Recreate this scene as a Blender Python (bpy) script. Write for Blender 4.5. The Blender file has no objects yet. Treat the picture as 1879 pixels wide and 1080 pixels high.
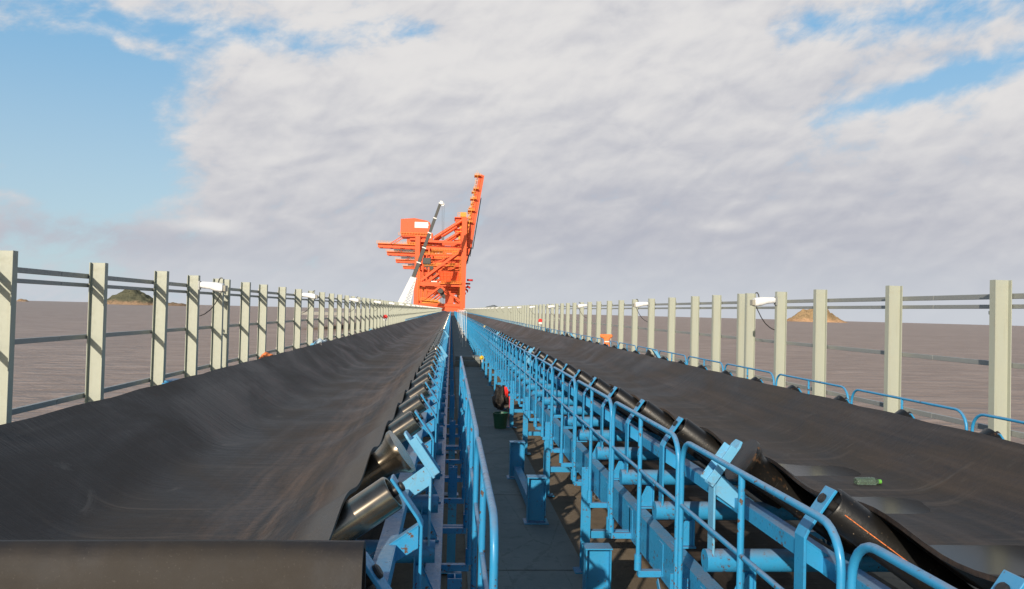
import bpy, bmesh, math, random
from mathutils import Vector, Matrix
random.seed(7)
S = bpy.context.scene
COL = S.collection
R = math.radians
PI = math.pi

# ------------------------------------------------------------------ camera
F, CX, CY, CZ = 1450.0, 939.5, 540.0, 2.95
def cam_rot(yaw, pitch, roll):
    return Matrix.Rotation(-yaw, 3, 'Z') @ Matrix.Rotation(PI/2+pitch, 3, 'X') @ Matrix.Rotation(roll, 3, 'Z')
CR = cam_rot(R(4.368), R(1.178), R(1.45))
cd = bpy.data.cameras.new('camera'); cam = bpy.data.objects.new('camera', cd); COL.objects.link(cam)
cam.matrix_world = Matrix.Translation((0, 0, CZ)) @ CR.to_4x4()
cd.sensor_width = 36; cd.lens = F/1879*36; cd.clip_start = .05; cd.clip_end = 20000
S.camera = cam
def ray(px, py): return CR @ Vector(((px-CX)/F, -(py-CY)/F, -1))
def at_y(px, py, y): d = ray(px, py); return Vector((0, 0, CZ)) + d*(y/d.y)
def at_z(px, py, z): d = ray(px, py); return Vector((0, 0, CZ)) + d*((z-CZ)/d.z)
def at_x(px, py, x): d = ray(px, py); return Vector((0, 0, CZ)) + d*(x/d.x)
def azel(px, py):
    d = ray(px, py).normalized(); return math.degrees(math.atan2(d.x, d.y)), math.degrees(math.asin(d.z))

# ------------------------------------------------------------------ view, sun, world
S.view_settings.view_transform = 'Standard'; S.view_settings.look = 'None'
S.view_settings.exposure = 0.0; S.view_settings.gamma = 1
TRAVEL = Vector((.375, .856, -.362)).normalized()
sd = bpy.data.lights.new('sun', 'SUN'); sun = bpy.data.objects.new('sun', sd); COL.objects.link(sun)
sd.energy = 5.0; sd.angle = R(.5); sd.color = (1, .88, .72)
sun.rotation_euler = (-TRAVEL).to_track_quat('Z', 'Y').to_euler()
SUN_EL = math.asin(-TRAVEL.z); SUN_ROT = math.atan2(-TRAVEL.x, -TRAVEL.y)

class NT:
    """small helper for node trees"""
    def __init__(s, tree): s.t = tree; s.n = tree.nodes; s.l = tree.links
    def node(s, typ, **kw):
        n = s.n.new(typ)
        for k, v in kw.items(): setattr(n, k, v)
        return n
    def put(s, sock, v):
        if v is None: return
        if hasattr(v, 'is_output'): s.l.new(v, sock)
        elif isinstance(v, (tuple, list)) and len(v) == 3 and sock.type == 'RGBA': sock.default_value = (*v, 1)
        else: sock.default_value = v
    def math(s, op, a, b=None, c=None, clamp=False):
        n = s.node('ShaderNodeMath', operation=op, use_clamp=clamp)
        for i, v in enumerate((a, b, c)): s.put(n.inputs[i], v)
        return n.outputs[0]
    def mix(s, f, a, b):
        n = s.node('ShaderNodeMix', data_type='RGBA'); s.put(n.inputs[0], f); s.put(n.inputs[6], a); s.put(n.inputs[7], b)
        return n.outputs[2]
    def ramp(s, v, lo, hi, a=0., b=1., smooth=True):
        n = s.node('ShaderNodeMapRange', interpolation_type='SMOOTHSTEP' if smooth else 'LINEAR')
        for i, x in enumerate((v, lo, hi, a, b)): s.put(n.inputs[i], x)
        return n.outputs[0]
    def noise(s, vec, scale, detail=4, rough=.5, dist=0., lac=2.):
        n = s.node('ShaderNodeTexNoise'); s.put(n.inputs['Vector'], vec)
        n.inputs['Scale'].default_value = scale; n.inputs['Detail'].default_value = detail
        n.inputs['Roughness'].default_value = rough; n.inputs['Distortion'].default_value = dist; n.inputs['Lacunarity'].default_value = lac
        return n.outputs[0]
    def comb(s, x, y, z=0.):
        n = s.node('ShaderNodeCombineXYZ')
        for i, v in enumerate((x, y, z)): s.put(n.inputs[i], v)
        return n.outputs[0]
    def scale(s, vec, v):
        n = s.node('ShaderNodeVectorMath', operation='MULTIPLY'); s.put(n.inputs[0], vec); n.inputs[1].default_value = v; return n.outputs[0]

def build_world():
    w = bpy.data.worlds.new('World'); S.world = w; w.use_nodes = True
    k = NT(w.node_tree); k.n.clear()
    sky = k.node('ShaderNodeTexSky', sky_type='NISHITA', sun_disc=False)
    sky.sun_elevation = SUN_EL; sky.sun_rotation = SUN_ROT; sky.altitude = 10; sky.air_density = 1.1; sky.dust_density = .6; sky.ozone_density = 1.6
    tc = k.node('ShaderNodeTexCoord'); sep = k.node('ShaderNodeSeparateXYZ'); k.l.new(tc.outputs['Generated'], sep.inputs[0])
    x, y, z = sep.outputs
    az = k.math('MULTIPLY', k.math('ARCTAN2', x, y), 180/PI)
    el = k.math('MULTIPLY', k.math('ARCSINE', z), 180/PI)
    # cloud texture space: bearing and height, flattened, with a slight diagonal drift
    cu = k.math('MULTIPLY', az, .098); cv = k.math('MULTIPLY', el, .155)
    cu2 = k.math('ADD', cu, k.math('MULTIPLY', cv, -.25)); cv2 = k.math('ADD', cv, k.math('MULTIPLY', cu, -.10))
    P = k.comb(cu2, cv2, 1.7)
    big = k.noise(P, 1.1, 3, .5, .3)
    puff = k.noise(P, 2.6, 9, .58, .25)
    fine = k.noise(P, 9., 8, .62, .2)
    vadd = k.node('ShaderNodeVectorMath', operation='ADD'); k.l.new(P, vadd.inputs[0]); vadd.inputs[1].default_value = (-.03, .085, 0)
    soft = k.noise(P, 2.6, 4.5, .5, .25); relief = k.math('SUBTRACT', soft, k.noise(vadd.outputs[0], 2.6, 4.5, .5, .25))
    wisp = k.noise(k.scale(P, (.55, 1.7, 1)), 1.7, 6, .5, .4)
    def blob(px, py, rx, ry, amp, tilt=0.):
        a0, e0 = azel(px, py)
        da = k.math('SUBTRACT', az, a0); de = k.math('SUBTRACT', k.math('SUBTRACT', el, e0), k.math('MULTIPLY', da, tilt))
        q = k.math('ADD', k.math('POWER', k.math('ABSOLUTE', k.math('DIVIDE', da, rx)), 2.), k.math('POWER', k.math('ABSOLUTE', k.math('DIVIDE', de, ry)), 2.))
        return k.math('MULTIPLY', k.math('EXPONENT', k.math('MULTIPLY', q, -1.)), amp)
    terms = [blob(90, 235, 8.5, 5.0, -1.15), blob(215, 150, 6.0, 3.6, -.75), blob(60, 90, 9, 3., -.30), blob(330, 45, 8.0, 2.0, -.55),
             blob(560, 60, 6.0, 1.8, -.42), blob(735, 60, 3.5, 1.2, -.50), blob(1720, 155, 6.5, .95, -1.05, .21), blob(1560, 45, 6.5, 1.3, -.50, .05), blob(1800, 20, 4, 1.3, -.38),
             blob(255, 345, 4.5, 3.2, -.70), blob(60, 480, 5, 1.2, -.35), blob(130, 330, 6, 1.3, .40), blob(260, 85, 2.3, .75, .50), blob(245, 12, 3.2, .9, .55), blob(80, 45, 4.5, 1.4, .38), blob(460, 30, 4.0, 1.0, .45),
             blob(300, 180, 2.0, 1.6, .30), blob(620, 190, 12, 5., .30), blob(400, 300, 5., 6.5, .62), blob(1150, 500, 22, 3.4, .55), blob(1750, 420, 10, 4., .35), blob(1100, 170, 18, 6.5, .55), blob(900, 30, 9, 2.5, .25), blob(150, 425, 9, 1.8, .22)]
    d = k.math('ADD', k.math('MULTIPLY', k.math('SUBTRACT', puff, .5), 1.75), .50)
    d = k.math('ADD', d, k.math('MULTIPLY', k.math('SUBTRACT', fine, .5), .62))
    for t in terms: d = k.math('ADD', d, t)
    cover = k.math('MULTIPLY', k.ramp(d, -.15, .62), k.math('MULTIPLY', k.ramp(y, -.05, .45), k.ramp(el, 62., 34.)))
    # light and dark parts of the cloud sheet
    lit = k.math('ADD', k.math('MULTIPLY', k.math('SUBTRACT', soft, .5), 1.15), k.math('MULTIPLY', k.math('SUBTRACT', wisp, .5), .50))
    lit = k.math('ADD', lit, k.math('MULTIPLY', k.math('SUBTRACT', fine, .5), .14))
    lit = k.math('MULTIPLY', lit, k.ramp(el, 2., 15., .45, 1.05, False))
    lit = k.math('ADD', lit, k.ramp(el, 3., 19., -.12, .40, False))
    lit = k.math('ADD', lit, blob(820, 100, 16, 3.6, .25)); lit = k.math('ADD', lit, blob(420, 330, 7, 5., .22)); lit = k.math('ADD', lit, blob(1750, 190, 9, 1.6, .42, .16))
    lit = k.math('ADD', lit, blob(1250, 420, 16, 3.0, -.22)); lit = k.math('ADD', lit, blob(200, 440, 7, 1.3, -.5)); lit = k.math('ADD', lit, blob(385, 415, 2.2, .55, .7)); lit = k.math('ADD', lit, blob(1320, 415, 1.5, .5, .55))
    lit = k.math('ADD', lit, k.math('MULTIPLY', relief, .85))
    lt = k.ramp(lit, -.62, .92)
    white = k.mix(lt, (.455, .47, .54), (.765, .75, .745))
    white = k.mix(k.ramp(el, .0, 6.5, .75, 0.), white, (.60, .635, .685))
    hz = k.mix(k.ramp(el, 4., 22., 0., 1.), (.47, .66, .80), (.20, .50, .82))
    skyc = k.mix(k.ramp(y, -.1, .5, 0., .72), sky.outputs[0], k.scale(hz, (10, 10, 10)))
    cl = k.scale(white, (10, 10, 10))
    full = k.mix(cover, skyc, cl)
    bg = k.node('ShaderNodeBackground'); k.l.new(full, bg.inputs[0]); bg.inputs[1].default_value = .1
    out = k.node('ShaderNodeOutputWorld'); k.l.new(bg.outputs[0], out.inputs[0])
build_world()

# ------------------------------------------------------------------ materials
MATS = {}
def base_mat(name):
    m = bpy.data.materials.new(name); m.use_nodes = True; MATS[name] = m
    k = NT(m.node_tree); b = m.node_tree.nodes['Principled BSDF']
    tc = k.node('ShaderNodeTexCoord')
    return m, k, b, tc.outputs['Object']
def bump(k, b, h, dist, strength=1.):
    n = k.node('ShaderNodeBump'); n.inputs['Strength'].default_value = strength; n.inputs['Distance'].default_value = dist
    k.put(n.inputs['Height'], h); k.l.new(n.outputs[0], b.inputs['Normal'])
def paint(name, col, rough=.4, dirt=(.05, .045, .04), amt=.35, scale=6., metal=0., spec=.5, var=.12, bmp=.0, dust=None, chips=None, runs=0.):
    m, k, b, o = base_mat(name)
    oi = k.node('ShaderNodeObjectInfo')
    n1 = k.noise(o, scale, 6, .62); n2 = k.noise(o, scale*6, 4, .6)
    lo = tuple(c*(1-var) for c in col); hi = tuple(min(1, c*(1+var)) for c in col)
    c = k.mix(n1, lo, hi)
    f = k.math('MULTIPLY', k.ramp(k.math('ADD', k.math('MULTIPLY', n1, .6), k.math('MULTIPLY', n2, .4)), .50, .72), amt)
    c = k.mix(f, c, dirt)
    if runs:
        rn = k.noise(k.scale(o, (9, 9, .55)), 1.6, 5, .6, .3); c = k.mix(k.math('MULTIPLY', k.ramp(rn, .56, .74), runs), c, dirt)
    if chips:
        ch = k.noise(o, 30., 4, .65); big = k.noise(o, 3.1, 3, .5)
        c = k.mix(k.ramp(k.math('ADD', ch, k.math('MULTIPLY', big, .5)), .895, .94), c, chips)
    if dust:
        ge = k.node('ShaderNodeNewGeometry'); sz = k.node('ShaderNodeSeparateXYZ'); k.l.new(ge.outputs['Normal'], sz.inputs[0])
        c = k.mix(k.math('MULTIPLY', k.ramp(sz.outputs[2], .35, .98), k.ramp(n1, .30, .62, .30, .72)), c, dust)  # mixes the given tone into upward faces, in noise patches
    k.put(b.inputs['Base Color'], c)
    k.put(b.inputs['Roughness'], k.ramp(n2, .3, .7, max(.03, rough-.1), min(1, rough+.14)))
    b.inputs['Metallic'].default_value = metal; b.inputs['Specular IOR Level'].default_value = spec
    if bmp: bump(k, b, n2, bmp)
    return m
BLUE = paint('blue_paint', (.030, .275, .53), .36, (.030, .085, .15), .50, 5., dust=(.20, .235, .31), chips=(.10, .055, .035))
BLUE_PALE = paint('worn_blue_paint', (.13, .40, .62), .42, (.20, .15, .10), .5, 9., chips=(.16, .09, .05))
GALV = paint('galvanised_steel', (.30, .315, .31), .45, (.20, .20, .19), .5, 8., .25)
POST = paint('pale_green_paint', (.385, .408, .342), .50, (.30, .27, .19), .30, 2.5, var=.05, runs=.35)
WHITE = paint('white_paint', (.80, .80, .78), .45, (.5, .48, .44), .25, 5.)
FILM = paint('white_film', (.85, .86, .86), .25, (.6, .6, .58), .2, 14., bmp=.01)
ORANGE = paint('orange_paint', (.80, .105, .022), .45, (.45, .07, .02), .35, .25, var=.10)
AMBER = paint('amber_paint', (.85, .34, .04), .5, (.6, .18, .03), .3, .5)
DARK = paint('dark_steel', (.055, .058, .055), .45, (.10, .09, .08), .4, .6)
BLACK = paint('black_rubber', (.016, .016, .017), .5, (.05, .045, .04), .4, 6.)
BOLT = paint('bright_bolt', (.55, .54, .52), .3, (.25, .16, .1), .5, 40., .85)
RED = paint('red_cloth', (.70, .035, .03), .7, (.3, .02, .02), .3, 10.)
GREEN = paint('green_bucket', (.012, .095, .055), .45, (.03, .05, .03), .4, 9.)
YELLOW = paint('yellow_plastic', (.80, .55, .04), .4, (.4, .25, .05), .3, 12.)
CLOTH_ORANGE = paint('orange_cloth', (.85, .24, .07), .75, (.6, .2, .08), .3, 7., bmp=.02)
BAG = paint('pale_bag', (.55, .66, .72), .5, (.4, .5, .55), .4, 9., bmp=.02)
SACK = paint('dark_sack', (.025, .022, .02), .55, (.12, .075, .05), .7, 5., bmp=.03)
ROPE = paint('rope_steel', (.12, .12, .12), .5, (.08, .08, .08), .3, 3.)
GLASS = paint('cab_glass', (.03, .04, .05), .08, (.05, .06, .07), .2, 1.)
LENS = paint('lamp_lens', (.35, .33, .27), .3, (.2, .2, .18), .3, 20.)
MARK = paint('sign_grey', (.62, .64, .66), .6, (.6, .6, .6), .2, 1.); TEAL = paint('sign_teal', (.38, .68, .66), .6, (.5, .6, .6), .2, 1.)

def m_steel_roller():
    m, k, b, o = base_mat('polished_roller')
    n = k.noise(k.scale(o, (1, 1, 1)), 7, 6, .6); n2 = k.noise(o, 60, 3, .6)
    k.put(b.inputs['Base Color'], k.mix(k.ramp(n, .35, .7), (.33, .28, .215), (.20, .17, .135)))
    b.inputs['Metallic'].default_value = .95
    k.put(b.inputs['Roughness'], k.ramp(n, .3, .75, .22, .30))
    # turned steel: the grooves run round the roller, so glints stretch along its axis
    sx = k.node('ShaderNodeSeparateXYZ'); k.l.new(o, sx.inputs[0]); b.inputs['Anisotropic'].default_value = .8
    k.l.new(k.comb(k.math('MULTIPLY', k.math('SIGN', sx.outputs[0]), .819), 0., .574), b.inputs['Tangent'])
m_steel_roller(); STEEL_ROLLER = MATS['polished_roller']
def m_rust_roller():
    m, k, b, o = base_mat('rusty_black_roller')
    oi = k.node('ShaderNodeObjectInfo'); add = k.node('ShaderNodeVectorMath', operation='ADD'); k.l.new(o, add.inputs[0])
    k.l.new(k.comb(k.math('MULTIPLY', oi.outputs['Random'], 37.), 0., 0.), add.inputs[1]); v = add.outputs[0]
    n = k.noise(v, 4.2, 7, .68, .4); n2 = k.noise(v, 38, 5, .7)
    f = k.ramp(k.math('ADD', k.math('MULTIPLY', n, .72), k.math('MULTIPLY', n2, .28)), .57, .68)
    c = k.mix(f, (.009, .0085, .008), k.mix(n2, (.055, .026, .015), (.24, .12, .045)))
    sp = k.ramp(k.noise(v, 70, 2, .5), .70, .76); c = k.mix(sp, c, (.22, .17, .12))
    k.put(b.inputs['Base Color'], c); k.put(b.inputs['Roughness'], k.ramp(f, 0, 1, .40, .8)); bump(k, b, n2, .0015)
m_rust_roller(); RUST_ROLLER = MATS['rusty_black_roller']

def m_belt(name, xc, side, dusty=1.):
    m, k, b, o = base_mat(name)
    sp = k.node('ShaderNodeSeparateXYZ'); k.l.new(o, sp.inputs[0]); x, y, z = sp.outputs
    streak = k.noise(k.scale(o, (7, .22, 7)), 1.0, 7, .62, .3)
    cloud = k.noise(k.scale(o, (.95, .42, .95)), 1.0, 8, .62, .8)
    scuff = k.noise(k.scale(o, (1.1, 5.5, 1.1)), 1.3, 6, .68, .8)
    fine = k.noise(o, 26, 5, .7)
    c = k.mix(k.ramp(cloud, .34, .66), (.0078, .0080, .0102), (.036, .0290, .0235))
    # dry brown dust lies where the ore runs: a band along the belt
    off = k.math('SUBTRACT', x, xc)
    band = k.math('MULTIPLY', k.ramp(off, *((-.25, .55) if side == 'L' else (-1.2, -.6))), k.ramp(off, .80, 1.0, 1., .25)) if side == 'L' else k.ramp(off, -.9, .2, .75, .25)
    dust = k.math('MULTIPLY', k.ramp(k.math('ADD', k.math('MULTIPLY', streak, .75), k.math('MULTIPLY', fine, .25)), .38, .68), band)
    c = k.mix(k.math('MULTIPLY', dust, .85*dusty), c, (.125, .082, .057))
    far = k.ramp(y, 9., 60., 0., .62)  # browner with distance: the far belt's grazing sheen is put into the colour
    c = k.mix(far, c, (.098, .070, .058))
    # lighter rub lines across the belt, mostly on its flat middle
    cross = k.noise(k.scale(o, (.35, 8.5, .35)), 1.0, 5, .6, 1.2)
    midm = k.ramp(k.math('ABSOLUTE', k.math('ADD', off, .05)), .85, .35)
    rub = k.math('MULTIPLY', k.math('MULTIPLY', k.ramp(cross, .56, .74), midm), k.ramp(cloud, .35, .55))
    c = k.mix(k.math('MULTIPLY', rub, .60), c, (.125, .100, .080))
    drk = k.ramp(cross, .44, .30); c = k.mix(k.math('MULTIPLY', k.math('MULTIPLY', drk, midm), .5), c, (.012, .011, .011))
    sc = k.math('MULTIPLY', k.ramp(scuff, .58, .74), k.ramp(cloud, .40, .6))
    c = k.mix(k.math('MULTIPLY', sc, .45), c, (.10, .092, .082))
    st2 = k.ramp(streak, .55, .8); c = k.mix(k.math('MULTIPLY', st2, .30), c, (.085, .075, .068))
    pat = k.noise(k.scale(o, (2.6, 1.5, 2.6)), 1.0, 8, .7, 1.0)
    c = k.mix(k.math('MULTIPLY', k.ramp(pat, .60, .72), .45), c, (.115, .105, .095))
    sl = k.noise(k.scale(o, (1.2, 14, 1.2)), 1.0, 3, .5, 2.2); c = k.mix(k.math('MULTIPLY', k.ramp(sl, .71, .75), .35), c, (.16, .15, .14))
    if side == 'L': c = k.mix(k.math('MULTIPLY', k.ramp(off, .86, .97), .55), c, (.105, .098, .090))
    if dusty < .5: c = k.mix(.5, c, k.mix(k.ramp(cloud, .42, .58), (.010, .0105, .015), (.024, .020, .016)))
    c = k.mix(k.ramp(k.noise(o, 120, 2, .6), .62, .8, 0., .35), c, (.10, .09, .08))
    k.put(b.inputs['Base Color'], c)
    k.put(b.inputs['Roughness'], k.ramp(cloud, .3, .7, .50, .80)); b.inputs['Specular IOR Level'].default_value = .38
    h = k.math('ADD', k.math('ADD', k.math('MULTIPLY', scuff, .5), k.math('MULTIPLY', fine, .14)), k.math('MULTIPLY', cross, .35)); bump(k, b, h, .018 if dusty > .5 else .005)
    return m
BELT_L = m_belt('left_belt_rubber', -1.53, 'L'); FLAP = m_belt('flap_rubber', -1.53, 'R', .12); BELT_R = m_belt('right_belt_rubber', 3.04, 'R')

def m_deck(name, dark, lite, joint=False):
    m, k, b, o = base_mat(name)
    n = k.noise(o, .9, 8, .62, .4); f = k.noise(o, 45, 4, .7); mid = k.noise(o, 6, 6, .65, .3)
    c = k.mix(k.ramp(n, .3, .7), dark, lite); c = k.mix(k.math('MULTIPLY', k.ramp(mid, .52, .7), .45), c, tuple(v*.55 for v in dark))
    c = k.mix(k.math('MULTIPLY', k.ramp(f, .55, .8), .3), c, tuple(min(1, v*1.6) for v in lite))
    if joint:
        vo = k.node('ShaderNodeTexVoronoi', feature='DISTANCE_TO_EDGE'); k.l.new(k.scale(o, (1.2, .28, 1)), vo.inputs['Vector']); vo.inputs['Scale'].default_value = 1.; vo.inputs['Randomness'].default_value = 1.
        cr = k.ramp(k.math('ADD', vo.outputs['Distance'], k.math('MULTIPLY', k.math('SUBTRACT', mid, .5), .09)), .0, .006, 1., 0.)
        c = k.mix(k.math('MULTIPLY', cr, .22), c, (.02, .018, .015))
    k.put(b.inputs['Base Color'], c); b.inputs['Roughness'].default_value = .9; bump(k, b, k.math('ADD', f, k.math('MULTIPLY', mid, 2.)), .006)
    return m
DECK = m_deck('dusty_concrete', (.15, .115, .078), (.22, .175, .125)); WALK = m_deck('walkway_concrete', (.185, .205, .195), (.245, .26, .24), True)
PIER = m_deck('pier_concrete', (.28, .27, .25), (.36, .35, .32))

def m_sea():
    m, k, b, o = base_mat('muddy_water')
    w1 = k.noise(k.scale(o, (.10, .34, 1)), 1., 5, .55, .6); w2 = k.noise(k.scale(o, (.7, 2.0, 1)), 1., 3, .55, .4); big = k.noise(k.scale(o, (.004, .014, 1)), 1., 4, .55)
    c = k.mix(k.ramp(big, .3, .7), (.345, .255, .205), (.40, .302, .248))
    c = k.mix(k.ramp(w1, .38, .66), (.265, .195, .157), c)
    foam = k.math('MULTIPLY', k.ramp(w1, .635, .69), k.ramp(w2, .54, .64)); c = k.mix(k.math('MULTIPLY', foam, .5), c, (.5, .46, .42))
    k.put(b.inputs['Base Color'], c); b.inputs['Roughness'].default_value = .42; b.inputs['IOR'].default_value = 1.33; b.inputs['Specular IOR Level'].default_value = .22
    bump(k, b, k.math('ADD', k.math('MULTIPLY', w1, 1.), k.math('MULTIPLY', w2, .3)), 1.5)
m_sea(); SEA = MATS['muddy_water']
def m_island(name, low, high):
    m, k, b, o = base_mat(name)
    sp = k.node('ShaderNodeSeparateXYZ'); k.l.new(o, sp.inputs[0])
    n = k.noise(o, .035, 8, .65); f = k.noise(o, .15, 6, .7)
    hgt = k.math('ADD', sp.outputs[2], k.math('MULTIPLY', k.math('SUBTRACT', n, .5), 26.))
    c = k.mix(k.ramp(hgt, 4., 15.), low, high); c = k.mix(k.math('MULTIPLY', k.ramp(f, .45, .65), .6), c, tuple(v*.55 for v in high))
    k.put(b.inputs['Base Color'], c); b.inputs['Roughness'].default_value = 1.; b.inputs['Specular IOR Level'].default_value = 0.; bump(k, b, f, 4.)
    return m
ISL_GREEN = m_island('island_scrub', (.34, .23, .15), (.125, .125, .085)); ISL_TAN = m_island('island_rock', (.50, .31, .18), (.36, .25, .14)); ISL_BLUE = m_island('far_hill', (.20, .215, .23), (.16, .18, .20))
def m_water():
    m, k, b, o = base_mat('puddle_water'); b.inputs['Base Color'].default_value = (.016, .015, .015, 1); b.inputs['Roughness'].default_value = .15; b.inputs['Specular IOR Level'].default_value = .32; b.inputs['IOR'].default_value = 1.33
m_water(); WATER = MATS['puddle_water']
def m_bottle():
    m, k, b, o = base_mat('bottle_plastic'); b.inputs['Base Color'].default_value = (.26, .36, .28, 1); b.inputs['Roughness'].default_value = .14
    b.inputs['Transmission Weight'].default_value = .75; b.inputs['IOR'].default_value = 1.4; bump(k, b, k.noise(o, 90, 2, .5), .002)
m_bottle(); PLASTIC = MATS['bottle_plastic']

# ------------------------------------------------------------------ mesh helpers
class MB:
    def __init__(s): s.v = []; s.f = []; s.sm = []
    def add(s, vs, fs, smooth=False):
        n = len(s.v); s.v += [tuple(v) for v in vs]
        for f in fs: s.f.append(tuple(i+n for i in f)); s.sm.append(smooth)
        return s
    def box(s, c, d, rot=None):
        x, y, z = (q/2 for q in d); M = rot or Matrix.Identity(3)
        vs = [Vector(c)+M @ Vector((a*x, b*y, e*z)) for a in (-1, 1) for b in (-1, 1) for e in (-1, 1)]
        return s.add(vs, [(0, 1, 3, 2), (4, 6, 7, 5), (0, 4, 5, 1), (2, 3, 7, 6), (0, 2, 6, 4), (1, 5, 7, 3)])
    def beam(s, p0, p1, w, h=None, up=(0, 0, 1)):
        p0, p1 = Vector(p0), Vector(p1); d = p1-p0; L = d.length; d.normalize(); u = Vector(up)
        if abs(d.dot(u)) > .98: u = Vector((0, 1, 0))
        a = d.cross(u).normalized(); b = a.cross(d).normalized()
        return s.box((p0+p1)/2, (w, L, h or w), Matrix((a, d, b)).transposed())
    def tube(s, pts, r, n=10, caps=True, r1=None):
        pts = [Vector(p) for p in pts]; m = len(pts); rings = []; ref = None
        for i, p in enumerate(pts):
            t = (pts[min(i+1, m-1)]-pts[max(i-1, 0)]).normalized()
            if ref is None: ref = t.orthogonal().normalized()
            else: ref = (ref-t*ref.dot(t)).normalized()
            b = t.cross(ref); rr = r if r1 is None else r+(r1-r)*i/(m-1)
            rings.append([p+(ref*math.cos(2*PI*j/n)+b*math.sin(2*PI*j/n))*rr for j in range(n)])
        vs = [v for q in rings for v in q]; fs = []
        for i in range(m-1):
            for j in range(n): fs.append((i*n+j, i*n+(j+1) % n, (i+1)*n+(j+1) % n, (i+1)*n+j))
        s.add(vs, fs, True)
        if caps: s.add(rings[0], [tuple(range(n))[::-1]]); s.add(rings[-1], [tuple(range(n))])
        return s
    def lathe(s, prof, org, axis, n=20):
        """prof: (distance along axis, radius); repeated points give a crease"""
        A = Vector(axis).normalized(); U = A.orthogonal().normalized(); V = A.cross(U); O = Vector(org)
        for (a0, r0), (a1, r1) in zip(prof, prof[1:]):
            ra = [O+A*a0+(U*math.cos(2*PI*j/n)+V*math.sin(2*PI*j/n))*r0 for j in range(n)]
            rb = [O+A*a1+(U*math.cos(2*PI*j/n)+V*math.sin(2*PI*j/n))*r1 for j in range(n)]
            s.add(ra+rb, [(j, (j+1) % n, n+(j+1) % n, n+j) for j in range(n)], a0 != a1)
        return s
    def prism(s, poly, origin, ax, ay, depth):
        """polygon in the (ax, ay) plane, extruded along ax x ay, centred"""
        ax, ay = Vector(ax), Vector(ay); nz = ax.cross(ay).normalized(); O = Vector(origin); n = len(poly)
        a = [O+ax*p+ay*q-nz*depth/2 for p, q in poly]; b = [v+nz*depth for v in a]
        return s.add(a+b, [tuple(range(n))[::-1], tuple(range(n, 2*n))]+[(i, (i+1) % n, n+(i+1) % n, n+i) for i in range(n)])
    def mesh(s, name, m, bevel=0.):
        me = bpy.data.meshes.new(name); me.from_pydata(s.v, [], s.f); me.polygons.foreach_set('use_smooth', s.sm); me.materials.append(m)
        bm = bmesh.new(); bm.from_mesh(me); bmesh.ops.remove_doubles(bm, verts=bm.verts, dist=1e-5); bmesh.ops.recalc_face_normals(bm, faces=bm.faces)
        for e in bm.edges:
            if len(e.link_faces) == 2 and e.calc_face_angle(0) > R(38): e.smooth = False
        if bevel:
            es = [e for e in bm.edges if len(e.link_faces) == 2 and e.calc_face_angle(0) > R(60) and not any(f.smooth for f in e.link_faces)]
            bmesh.ops.bevel(bm, geom=es, offset=bevel, segments=1, affect='EDGES', clamp_overlap=True)
        bm.to_mesh(me); bm.free(); return me
    def build(s, name, m, parent=None, bevel=0.):
        return link(name, s.mesh(name, m, bevel), parent)
def link(name, me, parent=None):
    o = bpy.data.objects.new(name, me); COL.objects.link(o); o.parent = parent; return o
def thing(name, label, cat, loc=(0, 0, 0), group=None):
    o = bpy.data.objects.new(name, None); COL.objects.link(o); o.location = loc; o.empty_display_size = .2
    return tag(o, label, cat, group)
def tag(o, label, cat, group=None, kind=None):
    o['label'] = label; o['category'] = cat
    if group: o['group'] = group
    if kind: o['kind'] = kind
    return o
def struct(o): o['kind'] = 'structure'; return o
def dup(root, loc, label, group=None):
    r = root.copy(); COL.objects.link(r); r.location = loc; r['label'] = label
    if group: r['group'] = group
    for ch in list(root.children):
        c = ch.copy(); COL.objects.link(c); c.parent = r
        for g in list(ch.children):
            d = g.copy(); COL.objects.link(d); d.parent = c
    return r
ONES = 'zeroth first second third fourth fifth sixth seventh eighth ninth tenth eleventh twelfth thirteenth fourteenth fifteenth sixteenth seventeenth eighteenth nineteenth'.split()
def ordinal(n):
    if n < 20: return ONES[n]
    t = ['twenty', 'thirty', 'forty', 'fifty', 'sixty', 'seventy', 'eighty', 'ninety'][n//10-2]
    return (t[:-1]+'ieth') if n % 10 == 0 else t+'-'+ONES[n % 10]

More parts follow.
